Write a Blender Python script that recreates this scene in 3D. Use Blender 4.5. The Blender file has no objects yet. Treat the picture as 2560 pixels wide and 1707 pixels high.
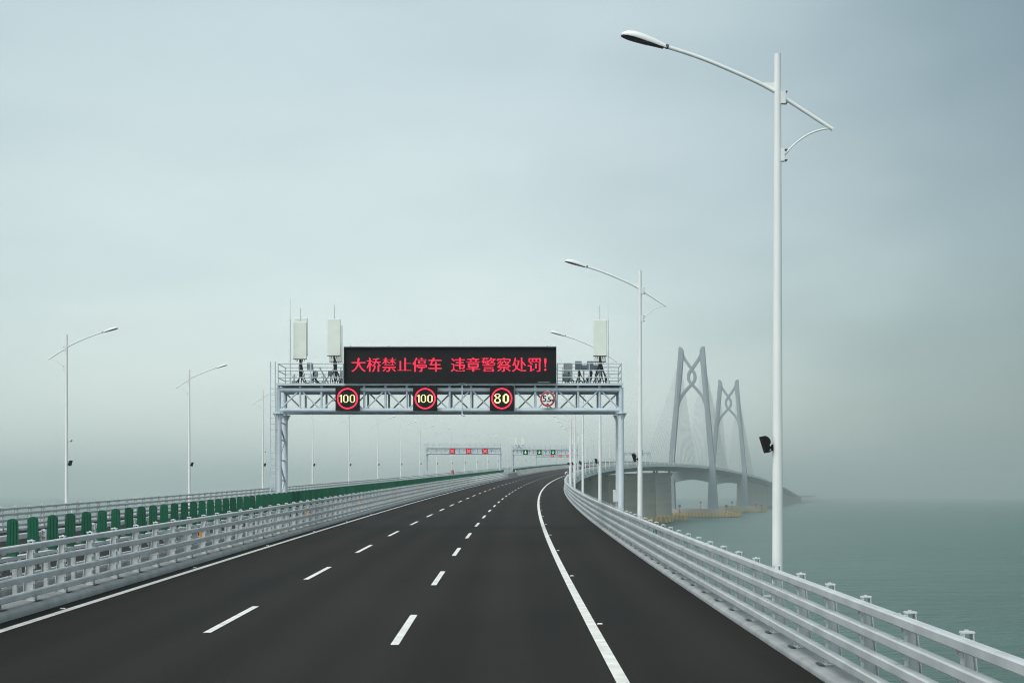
import bpy, math, random
import numpy as np
R = math.radians
random.seed(7)
SC = bpy.context.scene
COL = SC.collection

# ---------------------------------------------------------------- camera, sky, sun, exposure
EYE = 21.0                                   # camera height above the sea (about 3.1 m above the road)
cam_d = bpy.data.cameras.new('camera')
cam = bpy.data.objects.new('camera', cam_d)
COL.objects.link(cam)
cam_d.sensor_width = 36.0
cam_d.lens = 4014 / 2560 * 36
cam_d.shift_x = 5.9 / 2560
cam_d.shift_y = 383.5 / 2560
cam_d.clip_start = 0.3
cam_d.clip_end = 60000
cam.location = (0, 0, EYE)
cam.rotation_euler = (R(90), 0, R(0.06) * 0)
SC.camera = cam
SC.view_settings.view_transform = 'Standard'
SC.view_settings.look = 'None'
SC.view_settings.exposure = 0.0
SC.view_settings.gamma = 1.0
SC.cycles.volume_bounces = 2
SC.cycles.max_bounces = 6
SC.cycles.use_denoising = True
SC.cycles.filter_width = 1.05

SUN_EL, SUN_AZ = 50.0, -142.0                 # azimuth from straight ahead, clockwise
w = bpy.data.worlds.new('World')
SC.world = w
w.use_nodes = True
nt = w.node_tree
nt.nodes.clear()
N = nt.nodes.new
out = N('ShaderNodeOutputWorld')
sky = N('ShaderNodeTexSky'); sky.sky_type = 'NISHITA'; sky.sun_disc = False
sky.sun_elevation = R(SUN_EL); sky.sun_rotation = R(SUN_AZ)
sky.dust_density = 3.0
bg1 = N('ShaderNodeBackground'); bg1.inputs[1].default_value = 0.05
nt.links.new(sky.outputs[0], bg1.inputs[0])
# the overcast layer: a cloud deck that is brighter ahead-left, darker to the right
tc = N('ShaderNodeTexCoord')
sx = N('ShaderNodeSeparateXYZ'); nt.links.new(tc.outputs['Generated'], sx.inputs[0])
noi = N('ShaderNodeTexNoise'); noi.inputs['Scale'].default_value = 3.2; noi.inputs['Detail'].default_value = 3.0
mp = N('ShaderNodeMapping'); mp.inputs['Scale'].default_value = (1.0, 1.0, 2.6)
nt.links.new(tc.outputs['Generated'], mp.inputs[0]); nt.links.new(mp.outputs[0], noi.inputs['Vector'])
def math_node(op, a, b):
    m = N('ShaderNodeMath'); m.operation = op
    for i, v in enumerate((a, b)):
        if isinstance(v, (int, float)): m.inputs[i].default_value = v
        else: nt.links.new(v, m.inputs[i])
    return m.outputs[0]
def ramp(src, stops):
    r = N('ShaderNodeValToRGB'); e = r.color_ramp.elements
    while len(e) < len(stops): e.new(0.5)
    for k, (p, c) in enumerate(stops):
        e[k].position = p; e[k].color = (*c, 1)
    nt.links.new(src, r.inputs[0]); return r.outputs[0]
nz = math_node('MULTIPLY', math_node('SUBTRACT', noi.outputs[0], 0.5), 0.10)
ux = math_node('ADD', math_node('MULTIPLY', math_node('ADD', sx.outputs[0], 1.0), 0.5), nz)
uz = math_node('ADD', sx.outputs[2], nz)
SKY_AZ = [(0.0, (.80, .82, .83)), (0.30, (.84, .86, .86)), (0.36, (.90, .92, .92)), (0.44, (1.0, 1.0, 1.0)), (0.52, (.97, .97, .97)), (0.57, (.73, .755, .755)),
          (0.62, (.39, .435, .43)), (0.67, (.255, .29, .285)), (0.80, (.40, .44, .44)), (1.0, (.58, .61, .61))]
SKY_EL = [(0.0, (.77, .87, .84)), (0.05, (.76, .86, .825)), (0.12, (.66, .75, .72)), (0.2, (.57, .655, .625)), (0.3, (.485, .585, .565)),
          (0.6, (.70, .76, .74)), (1.0, (.80, .84, .82))]
mixc = N('ShaderNodeMix'); mixc.data_type = 'RGBA'; mixc.blend_type = 'MULTIPLY'; mixc.inputs[0].default_value = 1.0
nt.links.new(ramp(uz, SKY_EL), mixc.inputs[6]); nt.links.new(ramp(ux, SKY_AZ), mixc.inputs[7])
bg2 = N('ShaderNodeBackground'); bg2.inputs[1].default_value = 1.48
mixb = N('ShaderNodeMix'); mixb.data_type = 'RGBA'; mixb.blend_type = 'MULTIPLY'; mixb.inputs[0].default_value = 1.0
SKY_BACK_FILL = [(0.0, (1, 1, 1)), (0.40, (.92, .92, .92)), (0.62, (.67, .67, .67)), (1.0, (.65, .65, .65))]   # unseen sky behind the camera, brightened as added fill for front faces
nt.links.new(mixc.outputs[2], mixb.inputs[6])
nt.links.new(ramp(math_node('MULTIPLY', math_node('ADD', sx.outputs[1], 1.0), 0.5), SKY_BACK_FILL), mixb.inputs[7])
noi2 = N('ShaderNodeTexNoise'); noi2.inputs['Scale'].default_value = 5.0; noi2.inputs['Detail'].default_value = 4.0
mp2 = N('ShaderNodeMapping'); mp2.inputs['Scale'].default_value = (1.0, 1.0, 3.4); mp2.inputs['Rotation'].default_value = (0, .25, 0)
nt.links.new(tc.outputs['Generated'], mp2.inputs[0]); nt.links.new(mp2.outputs[0], noi2.inputs['Vector'])
mixd = N('ShaderNodeMix'); mixd.data_type = 'RGBA'; mixd.blend_type = 'MULTIPLY'; mixd.inputs[0].default_value = 1.0
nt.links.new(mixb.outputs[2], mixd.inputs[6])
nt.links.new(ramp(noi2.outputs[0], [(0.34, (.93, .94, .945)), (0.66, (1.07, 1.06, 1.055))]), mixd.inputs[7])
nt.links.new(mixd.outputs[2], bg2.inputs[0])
add = N('ShaderNodeAddShader')
nt.links.new(bg1.outputs[0], add.inputs[0]); nt.links.new(bg2.outputs[0], add.inputs[1])
nt.links.new(add.outputs[0], out.inputs['Surface'])

sun_d = bpy.data.lights.new('sun', 'SUN')
sun_d.energy = 1.5; sun_d.angle = R(40); sun_d.color = (1.0, 0.97, 0.93)
sun = bpy.data.objects.new('sun', sun_d); COL.objects.link(sun)
sun.rotation_euler = (R(90 - SUN_EL), 0, R(180 - SUN_AZ))
sun.location = (0, 0, 300)
HAZE_DENSITY = 0.00026
HAZE_COLOR = (0.96, 0.98, 0.96)

# ---------------------------------------------------------------- materials
def mat(name, col, rough=0.5, metal=0.0, var=0.08, scale=3.0, bump=0.0, bscale=40.0, emit=None, est=0.0, spec=0.5, stretch=None):
    m = bpy.data.materials.new(name); m.use_nodes = True
    t = m.node_tree; b = t.nodes['Principled BSDF']
    b.inputs['Roughness'].default_value = rough; b.inputs['Metallic'].default_value = metal
    b.inputs['Specular IOR Level'].default_value = spec
    if emit:
        b.inputs['Base Color'].default_value = (*col, 1)
        b.inputs['Emission Color'].default_value = (*emit, 1); b.inputs['Emission Strength'].default_value = est
        return m
    c = t.nodes.new('ShaderNodeTexCoord'); src = c.outputs['Object']
    if stretch:
        mm = t.nodes.new('ShaderNodeMapping'); mm.inputs['Scale'].default_value = stretch
        t.links.new(src, mm.inputs[0]); src = mm.outputs[0]
    n = t.nodes.new('ShaderNodeTexNoise'); n.inputs['Scale'].default_value = scale; n.inputs['Detail'].default_value = 6.0
    t.links.new(src, n.inputs['Vector'])
    r = t.nodes.new('ShaderNodeValToRGB')
    r.color_ramp.elements[0].position = 0.3; r.color_ramp.elements[1].position = 0.7
    r.color_ramp.elements[0].color = (*[x * (1 - var) for x in col], 1)
    r.color_ramp.elements[1].color = (*[min(1, x * (1 + var)) for x in col], 1)
    t.links.new(n.outputs[0], r.inputs[0]); t.links.new(r.outputs[0], b.inputs['Base Color'])
    if bump:
        n2 = t.nodes.new('ShaderNodeTexNoise'); n2.inputs['Scale'].default_value = bscale; n2.inputs['Detail'].default_value = 4.0
        t.links.new(src, n2.inputs['Vector'])
        bp = t.nodes.new('ShaderNodeBump'); bp.inputs['Strength'].default_value = bump; bp.inputs['Distance'].default_value = 0.02
        t.links.new(n2.outputs[0], bp.inputs['Height']); t.links.new(bp.outputs[0], b.inputs['Normal'])
    return m
def tint(m, lo, hi):
    t = m.node_tree; b = t.nodes['Principled BSDF']; s = b.inputs['Base Color'].links[0].from_socket
    oi = t.nodes.new('ShaderNodeObjectInfo'); r = t.nodes.new('ShaderNodeMapRange'); r.inputs[3].default_value = lo; r.inputs[4].default_value = hi
    x = t.nodes.new('ShaderNodeMix'); x.data_type = 'RGBA'; x.blend_type = 'MULTIPLY'; x.inputs[0].default_value = 1.0
    t.links.new(oi.outputs['Random'], r.inputs[0]); t.links.new(s, x.inputs[6]); t.links.new(r.outputs[0], x.inputs[7])
    t.links.new(x.outputs[2], b.inputs['Base Color']); return m
M = {}
M['rail'] = mat('white_rail_paint', (.50, .535, .55), .40, var=.16, scale=1.1)
M['post'] = mat('white_post_paint', (.56, .60, .615), .45, var=.10, scale=3.0)
M['kerb'] = mat('kerb_paint', (.30, .32, .325), .5, var=.2, scale=1.6)
M['lamp'] = mat('lamp_pole_paint', (.76, .79, .79), .38, var=.05, scale=2.0, stretch=(1, 1, .3))
M['lamp_head'] = mat('lamp_head_shell', (.82, .84, .84), .3, var=.02)
M['lens'] = mat('lamp_underside', (.035, .04, .045), .35, var=.3, scale=20)
M['black'] = mat('black_housing', (.005, .006, .007), .6, var=.3, scale=12, spec=.25)
M['dark'] = mat('dark_steel', (.07, .08, .09), .5, var=.25, scale=8)
M['gantry'] = mat('gantry_paint', (.50, .585, .655), .36, var=.09, scale=2.2)
M['gantry_white'] = mat('gantry_column_paint', (.60, .67, .72), .4, var=.07, scale=3.0, stretch=(1, 1, .4))
M['panel'] = mat('antenna_panel', (.74, .80, .74), .5, var=.04)
M['grey_box'] = mat('grey_equipment', (.30, .34, .36), .5, var=.12, scale=6)
M['slate_box'] = mat('slate_equipment', (.13, .16, .19), .5, var=.12, scale=6)
M['white_box'] = mat('white_cabinet', (.66, .70, .70), .45, var=.06)
M['cable'] = mat('black_cable', (.02, .022, .025), .6, var=.2)
M['green'] = mat('green_plastic', (.001, .080, .042), .5, var=.14, scale=5, spec=.3)
tint(M['green'], .80, 1.12)
tint(M['post'], .90, 1.05)
M['line'] = mat('road_paint', (.72, .73, .69), .6, var=.17, scale=2.5, bump=.25, bscale=60)
M['median'] = mat('median_deck', (.17, .17, .165), .7, var=.25, scale=.8)
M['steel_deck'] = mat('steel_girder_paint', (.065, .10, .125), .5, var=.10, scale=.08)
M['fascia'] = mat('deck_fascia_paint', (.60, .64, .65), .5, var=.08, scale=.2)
M['concrete'] = mat('pier_concrete', (.27, .265, .235), .85, var=.16, scale=.35, stretch=(.25, .25, 1.6))
M['tower'] = mat('tower_concrete', (.25, .295, .335), .8, var=.07, scale=.12)
M['stay'] = mat('stay_cable', (.32, .36, .38), .5)
M['yellow'] = mat('yellow_fender', (.56, .36, .07), .6, var=.25, scale=.6)
M['fender'] = mat('fender_steel', (.30, .29, .25), .7, var=.2, scale=.4)
M['red'] = mat('red_paint', (.42, .03, .03), .5, var=.1)
M['orange'] = mat('orange_reflector', (.62, .26, .03), .4, var=.1)
M['sign_white'] = mat('sign_white', (.86, .87, .86), .4, var=.03)
M['sign_black'] = mat('sign_black', (.012, .012, .013), .5, var=.1)
M['sign_green'] = mat('sign_green', (.0, .20, .14), .4, var=.05)
M['led_red'] = mat('led_red', (.05, .0, .01), .5, emit=(1.0, .018, .07), est=1.6)
M['led_red2'] = mat('led_red_cross', (.05, .0, .01), .5, emit=(1.0, .07, .13), est=1.3)
M['led_bg_red'] = mat('led_red_field', (.05, .0, .01), .5, emit=(.16, .002, .008), est=1.0)
M['led_yellow'] = mat('led_yellow', (.05, .05, .01), .5, emit=(1.0, .92, .45), est=1.3)
M['led_green'] = mat('led_green', (.01, .05, .02), .5, emit=(.25, 1.0, .42), est=1.3)

EDGE_R, EDGE_L = 1.714, -9.786
def asphalt():
    m = bpy.data.materials.new('asphalt'); m.use_nodes = True
    t = m.node_tree; b = t.nodes['Principled BSDF']; L = t.links.new
    c = t.nodes.new('ShaderNodeTexCoord')
    def noise(scale, det, st):
        mm = t.nodes.new('ShaderNodeMapping'); mm.inputs['Scale'].default_value = st
        n = t.nodes.new('ShaderNodeTexNoise'); n.inputs['Scale'].default_value = scale; n.inputs['Detail'].default_value = det
        L(c.outputs['Object'], mm.inputs[0]); L(mm.outputs[0], n.inputs['Vector']); return n.outputs[0]
    a = noise(1.0, 5, (.8, .018, .5)); g = noise(55.0, 4, (1, 1, 1)); p = noise(.16, 3, (1.0, .5, 1))
    def mix(f, x, y, fac):
        q = t.nodes.new('ShaderNodeMix'); q.data_type = 'FLOAT'; q.inputs[0].default_value = fac
        L(x, q.inputs[2]); L(y, q.inputs[3]); return q.outputs[0]
    v = mix(0, mix(0, a, p, .45), g, .35)
    # faint wheel tracks that follow the lanes
    at = t.nodes.new('ShaderNodeAttribute'); at.attribute_name = 'lateral'
    k = [t.nodes.new('ShaderNodeMath') for _ in range(4)]
    for q, op, val in zip(k, ('ADD', 'MULTIPLY', 'COSINE', 'MULTIPLY'), (-EDGE_R, 2 * math.pi / 1.875, 0, .055)):
        q.operation = op
        if op != 'COSINE': q.inputs[1].default_value = val
    L(at.outputs['Fac'], k[0].inputs[0])
    for q, nx in zip(k[:-1], k[1:]): L(q.outputs[0], nx.inputs[0])
    sm = t.nodes.new('ShaderNodeMath'); sm.operation = 'ADD'; L(v, sm.inputs[0]); L(k[3].outputs[0], sm.inputs[1]); v = sm.outputs[0]
    r = t.nodes.new('ShaderNodeValToRGB'); e = r.color_ramp.elements
    e[0].position = .33; e[0].color = (.0085, .0083, .0070, 1)
    e[1].position = .68; e[1].color = (.0215, .0208, .0172, 1)
    L(v, r.inputs[0]); L(r.outputs[0], b.inputs['Base Color'])
    b.inputs['Roughness'].default_value = .8; b.inputs['Specular IOR Level'].default_value = .10
    bp = t.nodes.new('ShaderNodeBump'); bp.inputs['Strength'].default_value = .5; bp.inputs['Distance'].default_value = .01
    L(g, bp.inputs['Height']); L(bp.outputs[0], b.inputs['Normal'])
    return m
M['asphalt'] = asphalt()

def water():
    m = bpy.data.materials.new('sea_water'); m.use_nodes = True
    t = m.node_tree; b = t.nodes['Principled BSDF']; L = t.links.new
    c = t.nodes.new('ShaderNodeTexCoord')
    def noise(scale, det, st, rot=0):
        mm = t.nodes.new('ShaderNodeMapping'); mm.inputs['Scale'].default_value = st; mm.inputs['Rotation'].default_value = (0, 0, rot)
        n = t.nodes.new('ShaderNodeTexNoise'); n.inputs['Scale'].default_value = scale; n.inputs['Detail'].default_value = det
        n.inputs['Roughness'].default_value = .6
        L(c.outputs['Object'], mm.inputs[0]); L(mm.outputs[0], n.inputs['Vector']); return n.outputs[0]
    n1 = noise(.42, 6, (.5, 1.0, 1), .35); n2 = noise(.10, 3, (.6, 1.2, 1), .2)
    s = t.nodes.new('ShaderNodeMath'); s.operation = 'MULTIPLY_ADD'; s.inputs[1].default_value = 1.6
    L(n2, s.inputs[0]); L(n1, s.inputs[2])
    bp = t.nodes.new('ShaderNodeBump'); bp.inputs['Strength'].default_value = 1.0; bp.inputs['Distance'].default_value = 1.5
    L(s.outputs[0], bp.inputs['Height']); L(bp.outputs[0], b.inputs['Normal'])
    big = noise(.012, 3, (.5, 1, 1))
    r = t.nodes.new('ShaderNodeValToRGB'); e = r.color_ramp.elements
    e[0].position = .3; e[0].color = (.034, .092, .075, 1); e[1].position = .7; e[1].color = (.056, .132, .106, 1)
    L(big, r.inputs[0]); L(r.outputs[0], b.inputs['Base Color'])
    b.inputs['Roughness'].default_value = .28; b.inputs['IOR'].default_value = 1.33
    b.inputs['Specular IOR Level'].default_value = .5
    return m
M['water'] = water()

# ---------------------------------------------------------------- mesh helpers
class MB:
    """collects vertices and faces, built as ONE mesh object"""
    def __init__(s): s.v = []; s.f = []; s.m = []
    def add(s, vs, fs, mi=0):
        o = len(s.v); s.v += [tuple(p) for p in vs]
        s.f += [tuple(o + i for i in f) for f in fs]; s.m += [mi] * len(fs); return s
    def hexa(s, p, mi=0):                      # p: 4 bottom points then 4 top points
        return s.add(p, [(3, 2, 1, 0), (4, 5, 6, 7), (0, 1, 5, 4), (1, 2, 6, 5), (2, 3, 7, 6), (3, 0, 4, 7)], mi)
    def box(s, x0, x1, y0, y1, z0, z1, mi=0):
        return s.hexa([(x0, y0, z0), (x1, y0, z0), (x1, y1, z0), (x0, y1, z0), (x0, y0, z1), (x1, y0, z1), (x1, y1, z1), (x0, y1, z1)], mi)
    def bbox(s, x0, x1, y0, y1, z0, z1, b, mi=0):   # box with chamfered vertical and top edges
        r = [(x0 + b, y0), (x1 - b, y0), (x1, y0 + b), (x1, y1 - b), (x1 - b, y1), (x0 + b, y1), (x0, y1 - b), (x0, y0 + b)]
        cx, cy = (x0 + x1) / 2, (y0 + y1) / 2
        t = [(x + (b if x < cx else -b), y + (b if y < cy else -b)) for x, y in r]
        v = [(x, y, z0) for x, y in r] + [(x, y, z1 - b) for x, y in r] + [(x, y, z1) for x, y in t]
        f = [tuple(range(7, -1, -1)), tuple(range(16, 24))]
        for k in range(8):
            q = (k + 1) % 8
            f += [(k, q, 8 + q, 8 + k), (8 + k, 8 + q, 16 + q, 16 + k)]
        return s.add(v, f, mi)
    def prism(s, poly, axis, a, b, mi=0):      # extrude a polygon along an axis
        n = len(poly)
        def P(u, v, w): return {'x': (w, u, v), 'y': (u, w, v), 'z': (u, v, w)}[axis]
        v = [P(u, q, a) for u, q in poly] + [P(u, q, b) for u, q in poly]
        f = [tuple(range(n)), tuple(range(2 * n - 1, n - 1, -1))] + [(k, k + n, (k + 1) % n + n, (k + 1) % n) for k in range(n)]
        return s.add(v, f, mi)
    def tube(s, pts, rad, seg=10, mi=0, cap=True):
        pts = [np.array(p, float) for p in pts]; n = len(pts)
        rads = rad if hasattr(rad, '__len__') else [rad] * n
        vs = []; fs = []; up = None
        for i, p in enumerate(pts):
            d = pts[min(i + 1, n - 1)] - pts[max(i - 1, 0)]; d = d / (np.linalg.norm(d) + 1e-12)
            if up is None:
                up = np.array((0, 0, 1.0)) if abs(d[2]) < .9 else np.array((0, 1.0, 0))
            a = np.cross(d, up); a /= np.linalg.norm(a) + 1e-12; b = np.cross(a, d); up = b
            for k in range(seg):
                t = 2 * math.pi * k / seg
                vs.append(p + rads[i] * (math.cos(t) * a + math.sin(t) * b))
        for i in range(n - 1):
            for k in range(seg):
                q = (k + 1) % seg
                fs.append((i * seg + k, i * seg + q, (i + 1) * seg + q, (i + 1) * seg + k))
        if cap: fs += [tuple(range(seg - 1, -1, -1)), tuple((n - 1) * seg + k for k in range(seg))]
        return s.add(vs, fs, mi)
    def sweep(s, prof, ss, closed=True, mi=0, caps=True):   # prof: list of (n, h) along the road path
        k = len(prof); vs = []; fs = []
        for q in ss: vs += [P(q, n, h) for n, h in prof]
        e = k if closed else k - 1
        for i in range(len(ss) - 1):
            for j in range(e):
                j2 = (j + 1) % k
                fs.append((i * k + j, i * k + j2, (i + 1) * k + j2, (i + 1) * k + j))
        if closed and caps: fs += [tuple(range(k)), tuple((len(ss) - 1) * k + j for j in range(k - 1, -1, -1))]
        return s.add(vs, fs, mi)
    def build(s, name, mats, parent=None, smooth=False, loc=None, rotz=0.0):
        me = bpy.data.meshes.new(name); me.from_pydata(s.v, [], s.f)
        for m in (mats if isinstance(mats, (list, tuple)) else [mats]): me.materials.append(m)
        if any(s.m): me.polygons.foreach_set('material_index', s.m)
        import bmesh
        bm = bmesh.new(); bm.from_mesh(me); bmesh.ops.recalc_face_normals(bm, faces=bm.faces)
        bm.to_mesh(me); bm.free()
        if smooth:
            me.polygons.foreach_set('use_smooth', [True] * len(me.polygons))
            try: me.set_sharp_from_angle(angle=R(38))
            except Exception: pass
        o = bpy.data.objects.new(name, me); COL.objects.link(o)
        if parent: o.parent = parent
        if loc is not None: o.location = loc
        if rotz: o.rotation_euler = (0, 0, rotz)
        return o
def tag(o, label=None, cat=None, group=None, kind=None):
    if label: o['label'] = label
    if cat: o['category'] = cat
    if group: o['group'] = group
    if kind: o['kind'] = kind
    return o
def thing(name, label, cat, loc=(0, 0, 0), rotz=0.0, group=None):
    o = bpy.data.objects.new(name, None); COL.objects.link(o)
    o.location = loc; o.rotation_euler = (0, 0, rotz); o.empty_display_size = .3
    return tag(o, label, cat, group)
def kids(root, allobs):
    return [c for c in allobs if c.parent == root]
TREE = {}
def remember(root):
    c1 = [c for c in COL.objects if c.parent == root]
    TREE[root.name] = [(c, [g for g in COL.objects if g.parent == c]) for c in c1]
def dup(root, loc, rotz, label, group=None, skip=()):
    r = root.copy(); COL.objects.link(r); r.location = loc; r.rotation_euler = (0, 0, rotz)
    r['label'] = label
    if group: r['group'] = group
    for c, gs in TREE.get(root.name, []):
        if c.name.split('.')[0] in skip: continue
        k = c.copy(); COL.objects.link(k); k.parent = r
        for g in gs:
            d = g.copy(); COL.objects.link(d); d.parent = k
    return r
ONES = 'first second third fourth fifth sixth seventh eighth ninth tenth eleventh twelfth thirteenth fourteenth fifteenth sixteenth seventeenth eighteenth nineteenth'.split()
TENS = {2: 'twenty', 3: 'thirty', 4: 'forty', 5: 'fifty', 6: 'sixty', 7: 'seventy', 8: 'eighty', 9: 'ninety'}
def nth(k):
    if k < 20: return ONES[k - 1]
    t, u = divmod(k, 10)
    return (TENS[t][:-1] + 'ieth') if u == 0 else TENS[t] + '-' + ONES[u - 1]

# ---------------------------------------------------------------- the path of the road
# s: metres along the road from the camera, n: metres to the right of the camera's track, h: above the road
_ds = 1.0
_S = np.arange(0, 7001, _ds)
_K = np.where(_S < 26, -9.15e-5, np.where(_S < 1310, 1 / 5992.66, 0.0))
_TH = np.concatenate([[0], np.cumsum((_K[1:] + _K[:-1]) / 2 * _ds)])
_X = np.concatenate([[0], np.cumsum(np.sin((_TH[1:] + _TH[:-1]) / 2) * _ds)])
_Y = np.concatenate([[0], np.cumsum(np.cos((_TH[1:] + _TH[:-1]) / 2) * _ds)])
def _grade(s):
    if s < 500: return .014646 + 2.0156e-5 * s
    if s < 900: return .024724
    if s < 1790: return .024724 * (1790 - s) / 890
    if s < 3600: return -2 * 5.7e-6 * (s - 1790)
    if s < 3900: return -.020634
    if s < 4300: return -.020634 * (4300 - s) / 400
    return 0.0
_Z = -3.1375 + np.concatenate([[0], np.cumsum([_grade(a + .5) * _ds for a in _S[:-1]])])
def crossfall(n):            # the near carriageway falls gently to the right, the opposite one falls to the left
    return -.00486 * n if n > -11.47 else .0557 + .0209 * (n + 11.47)
def P(s, n, h=0.0):
    if s < 0: x, y, z, t = 0.0, s, -3.1375 + .014646 * s, 0.0
    else:
        x, y, z, t = (float(np.interp(s, _S, A)) for A in (_X, _Y, _Z, _TH))
    return (x + n * math.cos(t), y - n * math.sin(t), EYE + z + crossfall(n) + h)
def heading(s): return -float(np.interp(max(s, 0), _S, _TH))
def srange(a, b):
    r = [a]; 
    while r[-1] < b - .01:
        q = r[-1]; st = 2.5 if q < 150 else 5 if q < 500 else 10 if q < 1800 else 25
        r.append(min(b, q + st))
    return r
CENTRE = -11.47

# ---------------------------------------------------------------- the setting: sea, roads, markings
SEA = 11000
b = MB(); b.add([(-SEA, -600, 0), (SEA, -600, 0), (SEA, SEA + 2000, 0), (-SEA, SEA + 2000, 0)], [(0, 1, 2, 3)])
tag(b.build('water', M['water']), kind='structure')
END = 6000
road_s = srange(-8, END)
for nm, n0, n1 in (('road', -10.28, 4.75), ('opposite_road', -27.72, -12.66)):
    b = MB(); b.sweep([(n0 + (n1 - n0) * k / 4, 0) for k in range(5)], road_s, closed=False)
    o = tag(b.build(nm, M['asphalt']), kind='structure')
    at = o.data.attributes.new('lateral', 'FLOAT', 'POINT'); at.data.foreach_set('value', [n0 + (n1 - n0) * (i % 5) / 4 for i in range(len(b.v))])
b = MB(); b.sweep([(-12.66, -.012), (-10.28, -.012)], srange(-8, END), closed=False)
tag(b.build('median_strip', M['median']), kind='structure')

LINE = 0.006
LANES = (EDGE_R - 3.75, EDGE_R - 7.5)
b = MB()
for n in (EDGE_R, EDGE_L, -13.15, -24.65):
    b.sweep([(n - .1, LINE), (n + .1, LINE)], srange(-6, 2600), closed=False)
for n, ph in ((LANES[1], 30.887), (LANES[0], 28.906), (-13.15 - 3.75, 33), (-13.15 - 7.5, 31)):
    s = ph - 45
    while s < 1500:
        if s > -5: b.sweep([(n - .075, LINE), (n + .075, LINE)], [s, s + 3, s + 6], closed=False)
        s += 15
tag(b.build('road_marking', M['line']), kind='structure')
# thin dark seams across the wide edge line, as in the photograph
# ---------------------------------------------------------------- the bridge girder and its piers
gird = thing('bridge_deck', 'long steel bridge deck under the road, curving right and rising towards the twin towers', 'bridge', P(0, 0, 0))
gird.location = (0, 0, 0)
ge = srange(-8, END)
TOPD = -.05
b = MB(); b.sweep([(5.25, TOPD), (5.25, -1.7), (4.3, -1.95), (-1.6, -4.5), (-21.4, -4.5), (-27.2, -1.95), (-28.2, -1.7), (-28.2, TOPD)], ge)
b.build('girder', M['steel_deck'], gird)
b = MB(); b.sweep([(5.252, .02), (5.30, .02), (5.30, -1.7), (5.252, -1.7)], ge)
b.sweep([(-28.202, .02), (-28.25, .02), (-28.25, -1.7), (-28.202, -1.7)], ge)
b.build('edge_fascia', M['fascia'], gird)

PW = 6.6
def pier_mesh(s):
    zt = P(s, CENTRE)[2] - 4.5 - 1.9
    b = MB()
    # octagonal box column, a little wider towards the foot, with a corbelled head
    def ring(hw, hd, z, c=.5): return [(-hw + c, -hd, z), (hw - c, -hd, z), (hw, -hd + c, z), (hw, hd - c, z), (hw - c, hd, z), (-hw + c, hd, z), (-hw, hd - c, z), (-hw, -hd + c, z)]
    lev = [(PW + .5, 2.0, -1), (PW - .2, 1.8, zt - 6), (PW - .2, 1.8, zt - 3.2), (PW + 1.1, 2.1, zt - .8), (PW + 1.1, 2.1, zt)]
    vs = []; fs = []
    for hw, hd, z in lev: vs += ring(hw, hd, z)
    for i in range(len(lev) - 1):
        for k in range(8): fs.append((i * 8 + k, i * 8 + (k + 1) % 8, i * 8 + 8 + (k + 1) % 8, i * 8 + 8 + k))
    fs += [tuple(range(7, -1, -1)), tuple(range(len(vs) - 8, len(vs)))]
    b.add(vs, fs)
    return b, zt
pier_s = [1324 - 110 * k for k in range(0, 13)] + [2254 + 110 * k for k in range(0, 22)]
for i, s in enumerate(sorted(x for x in pier_s if x > 5)):
    b, zt = pier_mesh(s)
    x, y, z = P(s, CENTRE)
    if s < 1330:
        k = round((1324 - s) / 110)
        lab = ('grey concrete bridge pier nearest the first tower, beside the arched opening' if k == 0 else
               'grey concrete bridge pier %s in line before the first tower, under the curving deck' % nth(k + 1))
    else:
        k = round((s - 2254) / 110)
        lab = ('hazy concrete pier %s beyond the farther tower, under the descending deck' % nth(k + 1))
    t = thing('bridge_pier', lab, 'pier', (x, y, 0), heading(s), 'concrete piers under the bridge deck')
    b.build('column', M['concrete'], t)
    for q in (-5.2, 5.2):
        c = MB(); c.bbox(q - .8, q + .8, -.9, .9, zt, zt + 1.88, .05); c.build('bearing', M['dark'], t)

# ---------------------------------------------------------------- the two cable-stayed towers
def arc(cx, cy, r, a0, a1, n): return [(cx + r * math.cos(R(a0 + (a1 - a0) * i / n)), cy + r * math.sin(R(a0 + (a1 - a0) * i / n))) for i in range(n + 1)]
def smooth(pts, it=3):
    for _ in range(it):
        q = [pts[0]]
        for a, c in zip(pts[:-1], pts[1:]):
            q += [(.75 * a[0] + .25 * c[0], .75 * a[1] + .25 * c[1]), (.25 * a[0] + .75 * c[0], .25 * a[1] + .75 * c[1])]
        pts = q + [pts[-1]]
    return pts
def ribbon(pts, hw):
    L = []; Rr = []
    for i, p in enumerate(pts):
        a = pts[max(i - 1, 0)]; c = pts[min(i + 1, len(pts) - 1)]
        dx, dy = c[0] - a[0], c[1] - a[1]; l = math.hypot(dx, dy) or 1
        L.append((p[0] - dy / l * hw, p[1] + dx / l * hw)); Rr.append((p[0] + dy / l * hw, p[1] - dx / l * hw))
    return L, Rr
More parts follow.
